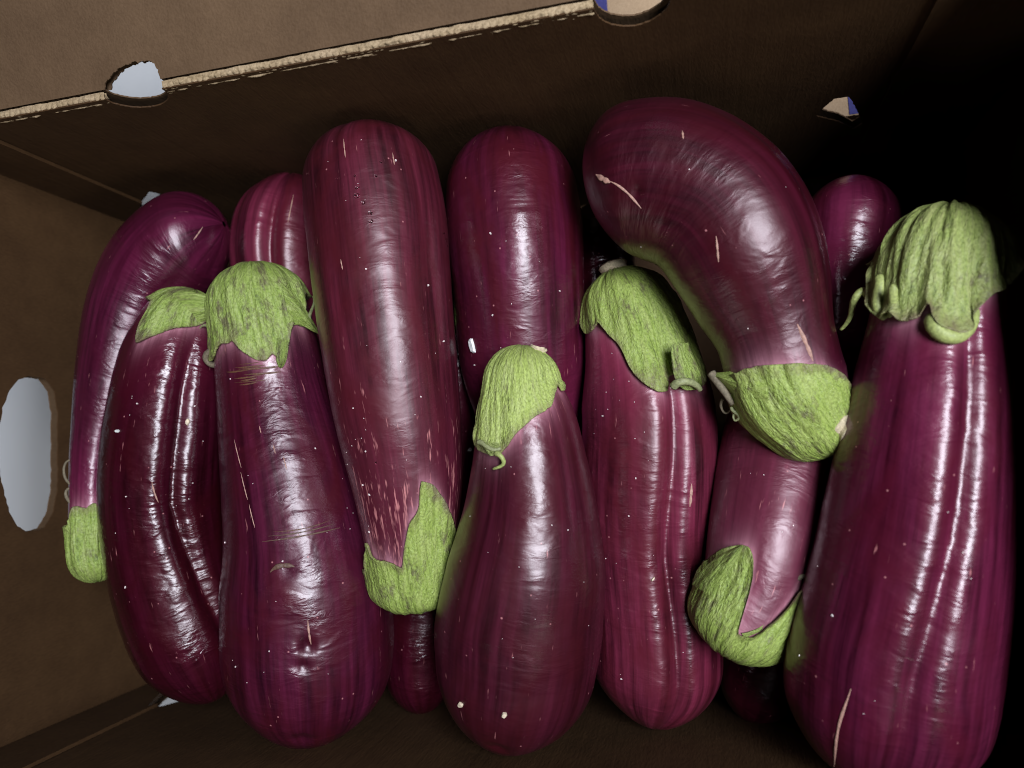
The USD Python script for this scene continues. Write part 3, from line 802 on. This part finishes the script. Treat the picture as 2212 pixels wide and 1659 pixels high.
Cc = eggplant('large glossy purple eggplant with crosswise scars and a round streaked cap',
              [(548, 578, 0.098, 88), (558, 650, 0.097, 98), (575, 740, 0.095, 108), (592, 850, 0.092, 119), (622, 1000, 0.089, 140), (650, 1150, 0.086, 160), (664, 1280, 0.083, 179), (668, 1390, 0.079, 180), (672, 1480, 0.073, 166), (674, 1550, 0.066, 142), (678, 1602, 0.060, 116)], s_crease, seed=31,
              cap0=(0.9, 2.3), cap1=(1.0, 2.2), grooves=[(0.05, 0.045, 0.55, 0.62, 0.95)], dents=[(660, 1400, 16, 0.0022), (660, 1440, 14, 0.0016), (655, 1600, 22, 0.002), (620, 1232, 16, 0.0008)],
              calyx=dict(edge=[(455, 782), (468, 770), (486, 742), (505, 738), (540, 768), (572, 780), (590, 768), (602, 778), (612, 782), (622, 725), (632, 702), (650, 705)], mat=cm1, hidden=0.02, thick=0.0019, wr=0.0014, ridges=12))
# --- top layer
Gg = eggplant('broad smooth maroon eggplant at the front centre with a bright yellow green cap',
              [(1130, 755, 0.112, 62), (1128, 820, 0.112, 78), (1136, 900, 0.110, 104), (1144, 1000, 0.107, 125), (1146, 1120, 0.103, 149), (1136, 1240, 0.099, 172), (1120, 1360, 0.093, 180), (1112, 1450, 0.088, 172), (1100, 1540, 0.080, 150), (1092, 1612, 0.070, 112)], s_glossy, seed=32,
              cap0=(1.0, 2.3), cap1=(1.15, 2.1), dents=[(1078, 1618, 22, 0.0016)],
              calyx=dict(edge=[(1034, 962), (1050, 975), (1075, 985), (1098, 970), (1118, 940), (1150, 905), (1185, 880), (1208, 852), (1200, 835)], mat=cm2, hidden=0.018, thick=0.0016, wr=0.0007, ridges=6),
              stem=dict(length=0.003, r=0.0042, px=(1160, 762)))
Ee = eggplant('long speckled maroon eggplant with pale streaks and water drops, wet cap frontward',
              [(905, 1292, 0.084, 90), (898, 1240, 0.088, 96), (889, 1150, 0.093, 103), (878, 1020, 0.098, 121), (858, 880, 0.102, 137), (840, 740, 0.104, 143), (825, 600, 0.104, 149), (814, 480, 0.101, 151), (804, 400, 0.096, 145), (796, 340, 0.090, 134), (792, 284, 0.084, 114)], s_strip, seed=33,
              cap0=(0.55, 2.6), cap1=(0.9, 2.4), grooves=[(-0.5, 0.06, 0.16, 0.86, 1.2)],
              calyx=dict(edge=[(796, 1170), (812, 1200), (845, 1215), (868, 1222), (876, 1180), (884, 1130), (902, 1090), (910, 1042), (928, 1046), (946, 1062), (966, 1110), (978, 1150)], mat=cm5, hidden=0.02, thick=0.0019, wr=0.0013))
Ii = eggplant('large hooked crimson eggplant, its blunt end bent left near the back wall',
              [(1795, 965, 0.092, 62), (1752, 905, 0.096, 98), (1705, 830, 0.099, 122), (1680, 740, 0.102, 123), (1648, 640, 0.104, 148), (1608, 540, 0.107, 168), (1550, 452, 0.106, 174), (1465, 400, 0.102, 174), (1375, 388, 0.096, 164), (1268, 408, 0.090, 138)], s_curved, seed=34,
              cap0=(0.8, 2.2), cap1=(0.72, 2.6), dents=[(1375, 415, 12, 0.0012)], grooves=[(1.35, 0.10, 0.25, 0.25, 0.75)],
              calyx=dict(edge=[(1572, 825), (1600, 800), (1640, 790), (1690, 784), (1740, 784), (1785, 792), (1800, 800)], mat=cm5, hidden=0.02, thick=0.0018),
              stem=dict(length=0.004, r=0.0055, px=(1822, 925)))
Ll = eggplant('biggest glossy magenta eggplant along the dark end wall, with olive curled cap',
              [(2058, 466, 0.104, 80), (2046, 530, 0.107, 112), (2034, 610, 0.108, 130), (2028, 690, 0.108, 138), (2021, 770, 0.108, 150), (2011, 870, 0.108, 165), (1996, 1000, 0.107, 179), (1973, 1170, 0.105, 194), (1945, 1320, 0.102, 206), (1921, 1440, 0.097, 212), (1908, 1540, 0.092, 204), (1898, 1610, 0.086, 184), (1893, 1680, 0.078, 140)], s_big, seed=35,
              cap0=(1.3, 2.0), cap1=(1.0, 2.2), grooves=[((-0.32, -0.38, -0.42, -0.38, -0.28, -0.20, -0.1), 0.09, 0.10, 0.12, 1.1)],
              calyx=dict(edge=[(1898, 672), (1915, 690), (1935, 682), (1955, 700), (1985, 695), (2008, 668), (2016, 690), (2030, 716), (2060, 722), (2095, 690), (2130, 645), (2160, 625)], mat=cm3, hidden=0.025, thick=0.0030, wr=0.0034, flare=0.0022, ridges=11))

# ---- free sepals, curls, tendrils
leaf(Bb, 'sepal', [(448, 640), (400, 630), (350, 645), (300, 695), (262, 742)], [(450, 690), (420, 702), (370, 714), (320, 738), (278, 758)], [0.106, 0.109, 0.107, 0.100, 0.090], [0.102, 0.104, 0.103, 0.099, 0.089], 0.004, cm4, seed=3)
curl(Bb, 'sepal_tip', [(290, 728), (272, 742), (276, 756), (300, 752), (308, 738)], [0.094, 0.092, 0.094, 0.096, 0.098], 0.0016, 0.0008, dry_brown)
curl(Bb, 'sepal_tip', [(284, 756), (262, 762), (252, 778), (258, 798), (262, 812)], [0.092, 0.090, 0.086, 0.082, 0.080], 0.0014, 0.0005, leaf_green)
curl(Cc, 'sepal_tip', [(470, 735), (455, 760), (446, 775), (455, 786), (470, 784), (474, 770), (464, 764)], [0.112, 0.110, 0.108, 0.107, 0.108, 0.110, 0.112], 0.0026, 0.0010, dry_brown)
curl(Cc, 'sepal_tip', [(452, 705), (440, 703), (430, 712)], [0.106, 0.105, 0.103], 0.0009, 0.0004, curl_green)
leaf(Cc, 'sepal', [(608, 610), (640, 640), (668, 680), (690, 718)], [(628, 706), (648, 702), (672, 714), (692, 722)], [0.112, 0.106, 0.100, 0.095], [0.110, 0.105, 0.099, 0.095], 0.003, cm4, seed=6)
curl(Cc, 'sepal_tip', [(668, 690), (672, 672), (678, 655), (676, 640)], [0.100, 0.102, 0.104, 0.104], 0.0010, 0.0004, curl_green)
leaf(Cc, 'sepal', [(598, 730), (596, 760), (598, 785), (604, 796)], [(625, 735), (622, 760), (616, 785), (606, 797)], [0.118, 0.117, 0.116, 0.114], [0.116, 0.116, 0.115, 0.114], 0.002, cm1, seed=8)
curl(Aa, 'sepal_tip', [(160, 1048), (146, 1040), (138, 1020), (142, 1000), (152, 994)], 0.108, 0.0008, 0.0005, dry_brown)
curl(Aa, 'sepal_tip', [(164, 1088), (150, 1082), (142, 1066), (150, 1054)], 0.108, 0.0012, 0.0006, dry_brown)
leaf(Gg, 'sepal', [(1036, 955), (1046, 968), (1058, 985)], [(1078, 958), (1078, 972), (1074, 984)], 0.136, 0.136, 0.001, cm3, seed=9)
curl(Gg, 'sepal_tip', [(1072, 980), (1084, 988), (1088, 1000), (1080, 1008), (1066, 1013)], [0.137, 0.138, 0.137, 0.136, 0.134], 0.0012, 0.0005, leaf_green)
curl(Gg, 'sepal_tip', [(1034, 955), (1046, 960), (1062, 970), (1082, 968)], [0.134, 0.136, 0.137, 0.136], 0.0012, 0.0007, curl_green)
leaf(Hh, 'sepal', [(1368, 806), (1388, 826), (1418, 850)], [(1408, 800), (1425, 828), (1436, 846)], [0.093, 0.093, 0.092], [0.097, 0.095, 0.093], 0.002, cm4, seed=11)
leaf(Hh, 'sepal', [(1448, 745), (1452, 790), (1462, 826), (1482, 843)], [(1488, 740), (1506, 790), (1516, 826), (1512, 842)], [0.101, 0.101, 0.099, 0.096], [0.094, 0.091, 0.089, 0.087], 0.003, cm1, seed=12, label='sepal with a dark split and rolled tip')
curl(Hh, 'sepal_tip', [(1455, 835), (1474, 824), (1492, 826), (1512, 842)], [0.101, 0.103, 0.101, 0.095], 0.0020, 0.0012, curl_green)
leaf(Ii, 'sepal', [(1660, 788), (1620, 795), (1575, 802), (1536, 806)], [(1660, 900), (1620, 878), (1580, 848), (1540, 815)], [0.120, 0.117, 0.111, 0.106], [0.116, 0.113, 0.108, 0.105], 0.005, cm5, seed=14)
curl(Ii, 'sepal_tip', [(1536, 806), (1548, 822), (1566, 848), (1582, 872)], [0.107, 0.108, 0.108, 0.106], 0.0020, 0.0012, dry_brown)
curl(Ii, 'sepal_tip', [(1562, 862), (1558, 880), (1566, 892), (1578, 884)], [0.100, 0.098, 0.096, 0.098], 0.0007, 0.0004, dry_brown)
curl(Ii, 'sepal_tip', [(1580, 880), (1590, 892), (1596, 902), (1588, 908), (1584, 898), (1592, 893)], [0.104, 0.104, 0.103, 0.102, 0.102, 0.103], 0.0008, 0.0004, curl_green)
leaf(Jj := J, 'sepal', [(1602, 1368), (1650, 1350), (1698, 1300), (1724, 1258)], [(1630, 1412), (1685, 1376), (1726, 1318), (1744, 1262)], [0.110, 0.108, 0.104, 0.102], [0.100, 0.096, 0.093, 0.093], 0.0015, cm4, seed=15)
curl(J, 'sepal_tip', [(1722, 1262), (1726, 1248), (1740, 1246), (1748, 1256), (1742, 1266)], [0.102, 0.103, 0.103, 0.101, 0.099], 0.0013, 0.0009, dry_brown)
leaf(J, 'sepal', [(1494, 1262), (1520, 1228), (1560, 1196), (1598, 1178)], [(1540, 1290), (1566, 1245), (1590, 1212), (1606, 1180)], [0.104, 0.110, 0.114, 0.116], [0.116, 0.119, 0.120, 0.118], 0.002, cm4, seed=16)
curl(Ll, 'sepal_tip', [(1902, 636), (1880, 640), (1862, 630), (1850, 640), (1842, 660), (1838, 680), (1826, 702), (1816, 712)], [0.112, 0.112, 0.110, 0.110, 0.107, 0.104, 0.101, 0.099], 0.0022, 0.0007, leaf_green)
curl(Ll, 'sepal_tip', [(1900, 600), (1896, 640), (1902, 676), (1920, 686), (1930, 660), (1932, 620)], [0.118, 0.120, 0.120, 0.121, 0.126, 0.130], 0.0024, 0.0018, leaf_green)
curl(Ll, 'sepal_tip', [(2020, 690), (2028, 716), (2060, 728), (2092, 712), (2106, 684), (2108, 660)], [0.136, 0.138, 0.138, 0.136, 0.133, 0.130], 0.0036, 0.0012, leaf_green)
curl(Ll, 'sepal_tip', [(2126, 660), (2148, 636), (2164, 622), (2172, 634), (2160, 644), (2146, 640)], [0.122, 0.120, 0.116, 0.114, 0.115, 0.117], 0.0011, 0.0006, curl_green)

# ---- scars and marks on the skins
scar(Ii, [(1287, 377), (1300, 384), (1318, 394)], 0.0028, pale_scar)
scar(Ii, [(1312, 390), (1340, 404), (1368, 430), (1385, 450)], 0.0011, pale_scar)
scar(Ii, [(1547, 510), (1550, 540), (1552, 566)], 0.0009, pale_scar)
scar(Ii, [(1722, 700), (1742, 745), (1756, 780)], 0.0018, pale_scar)
scar(Ii, [(1474, 282), (1476, 300)], 0.0008, pale_scar)
scar(Ll, [(1838, 1488), (1824, 1530), (1812, 1570), (1805, 1620), (1802, 1656)], 0.0012, pale_scar)
scar(Cc, [(566, 1170), (640, 1160), (734, 1140)], 0.0008, dark_scar)
scar(Cc, [(580, 1158), (650, 1150), (720, 1132)], 0.0006, dark_scar)
scar(Cc, [(590, 1148), (655, 1142), (712, 1124)], 0.0005, tan_scar)
scar(Cc, [(584, 1236), (600, 1224), (618, 1221), (636, 1224)], 0.0024, dark_scar, label='short open cut in the skin')
for k_ in range(11):
    v_, ua = 786 + 4.2 * k_ + rng.uniform(-2, 2), 490 + rng.uniform(-4, 40)
    ub = ua + rng.uniform(30, 95)
    scar(Cc, [(ua, v_ + 3), ((ua + ub) / 2, v_ + 1), (ub, v_ - 3)], 0.0004 + 0.0003 * (k_ % 3), tan_scar)
scar(Cc, [(665, 1340), (668, 1370), (672, 1392)], 0.0010, pale_scar)
for (u, v, l) in [(590, 960, 20), (612, 985, 30), (506, 950, 60), (520, 1020, 60), (538, 1090, 50), (730, 820, 40), (560, 920, 16)]:
    scar(Cc, [(u, v), (u + l * 0.12, v + l / 2), (u + l * 0.25, v + l)], 0.0005, pale_scar)
for (u, v, l) in [(742, 300, 40), (848, 330, 26), (736, 560, 22)]:
    scar(Ee, [(u, v), (u + 2, v + l / 2), (u + 4, v + l)], 0.0006, pale_scar)
scar(Bb, [(328, 1040), (334, 1065), (342, 1085)], 0.0008, pale_scar)
scar(Aa, [(438, 490), (428, 505), (418, 518)], 0.0007, pale_scar)
scar(Hh, [(1494, 1045), (1492, 1070), (1490, 1095)], 0.0016, pale_scar)
scar(Dd := D, [(634, 420), (628, 450), (622, 480)], 0.0006, pale_scar)

# ---------------------------------------------------------------- chips, crumbs, drops
ALL = trimesh.util.concatenate([e.mesh for e in EGGS])


def cast(px):
    """First hit on the eggplants for each pixel: (index, point, normal)."""
    px = np.asarray(px, float)
    d = np.array([ray(u, v) for u, v in px])
    loc, ir, it = ALL.ray.intersects_location(np.tile(CAM, (len(px), 1)), d, multiple_hits=True)
    out = {}
    for p, i, t in zip(loc, ir, it):
        dd = np.linalg.norm(p - CAM)
        if i not in out or dd < out[i][0]:
            out[i] = (dd, p, ALL.face_normals[t])
    return [(i, o[1], o[2]) for i, o in sorted(out.items())]


def flake(p, n, l, w, h, ang, seed):
    """A small broken chip lying on a surface."""
    r_ = np.random.default_rng(seed)
    t = np.linspace(0, 2 * np.pi, 9, endpoint=False) + r_.uniform(-0.2, 0.2, 9)
    k = r_.uniform(0.75, 1.1, 9)
    c_, s_ = np.cos(t) * l / 2 * k, np.sin(t) * w / 2 * k
    q = np.stack([c_, s_], 1) @ np.array([[math.cos(ang), math.sin(ang)], [-math.sin(ang), math.cos(ang)]])
    pr = manifold3d.Manifold.hull_points(np.vstack([np.c_[q, np.zeros(9)], np.c_[q * 0.72, np.full(9, h)]]))
    a = trimesh.geometry.align_vectors([0, 0, 1], n)
    mm = pr.to_mesh()
    return trimesh.Trimesh(mm.vert_properties[:, :3] @ a[:3, :3].T + p - n * h * 0.15, mm.tri_verts, process=False)


chips = [(1020, 748, 0.0100, 0.0042, 1.45, chip_white, 'large white chip on the plump eggplant left of the bright green cap'),
         (1014, 972, 0.0034, 0.0022, 0.6, chip_white, 'small white chip by the edge of the broad front eggplant, below its cap'),
         (405, 912, 0.0040, 0.0028, 1.2, chip_tan, 'small tan chip on the dark wine eggplant'),
         (254, 931, 0.0030, 0.0018, 0.2, chip_white, 'tiny white chip at the left edge of the dark wine eggplant'),
         (995, 1522, 0.0036, 0.0026, 0.4, chip_tan, 'cream chip on the broad front eggplant, the more left of its two'),
         (1089, 1544, 0.0034, 0.0026, 1.0, chip_tan, 'cream chip on the broad front eggplant, the more right of its two'),
         (1410, 1250, 0.0030, 0.0010, 0.9, chip_tan, 'thin tan sliver on the red purple creased eggplant'),
         (1318, 685, 0.0022, 0.0018, 0.9, chip_white, 'tiny white chip on the long sepalled cap')]
for i, (u, v, l, w, a, mt, lab) in enumerate(chips):
    h = cast([(u, v)])
    if h:
        tag(obj('chip', flake(h[0][1], h[0][2], l, w, 0.0012, a, 50 + i), mt), lab, 'chip')
pp = []
for (u0, v0, u1, v1, n) in [(700, 300, 960, 1000, 40), (480, 800, 760, 1560, 45), (740, 880, 800, 1180, 40), (1010, 450, 1260, 900, 34), (1280, 760, 1450, 1000, 46), (1000, 1000, 1290, 1500, 30),
                            (240, 800, 440, 1400, 34), (1280, 1000, 1530, 1480, 26), (1560, 1000, 1780, 1250, 10), (1700, 1100, 2120, 1560, 22), (200, 500, 460, 900, 14), (1350, 250, 1750, 750, 10)]:
    n = int(n * 0.42)
    pp += list(np.stack([rng.uniform(u0, u1, n), rng.uniform(v0, v1, n)], 1))
fl = []
for k_, (i, p, n) in enumerate(cast(pp)):
    sz = 0.00035 + 0.0008 * rng.random() ** 4
    fl.append(flake(p, n, sz * rng.uniform(1, 1.8), sz, sz * 0.5, rng.uniform(0, 3), k_))
tag(obj('crumbs', trimesh.util.concatenate(fl), crumb_mat), 'fine pale crumbs scattered over the eggplant skins', 'crumbs', None, 'stuff')
DROPS = ('tiny clear water drop on the speckled eggplant with pale streaks',
         'tiny clear water drop on the narrow dark eggplant under the wet green cap',
         'tiny clear water drop in the gap right of the speckled eggplant')
for di, (u, v, r_) in enumerate([(767, 380, 0.0007), (772, 405, 0.0011), (771, 423, 0.0014), (784, 438, 0.0011), (800, 460, 0.0011), (801, 478, 0.0011), (812, 380, 0.0008), (822, 350, 0.0007), (728, 385, 0.0006),
                   (940, 1330, 0.0014), (938, 1348, 0.0010), (941, 1372, 0.0012), (958, 505, 0.0010), (963, 520, 0.0013), (966, 532, 0.0008), (812, 1000, 0.0007)]):
    h = cast([(u, v)])
    if h:
        s_ = trimesh.creation.icosphere(2, 1.0)
        a = trimesh.geometry.align_vectors([0, 0, 1], h[0][2])
        sv = s_.vertices * [r_, r_ * 0.9, r_ * 0.55]
        tag(obj('water_drop', trimesh.Trimesh(sv @ a[:3, :3].T + h[0][1] + h[0][2] * r_ * 0.15, s_.faces, process=False), water, smooth=True),
            DROPS[0 if di < 9 or di == 15 else 1 if di < 12 else 2], 'water drop', ('water drops on the speckled eggplant', 'water drops by the front centre eggplant', 'water drops in the gap')[0 if di < 9 or di == 15 else 1 if di < 12 else 2])
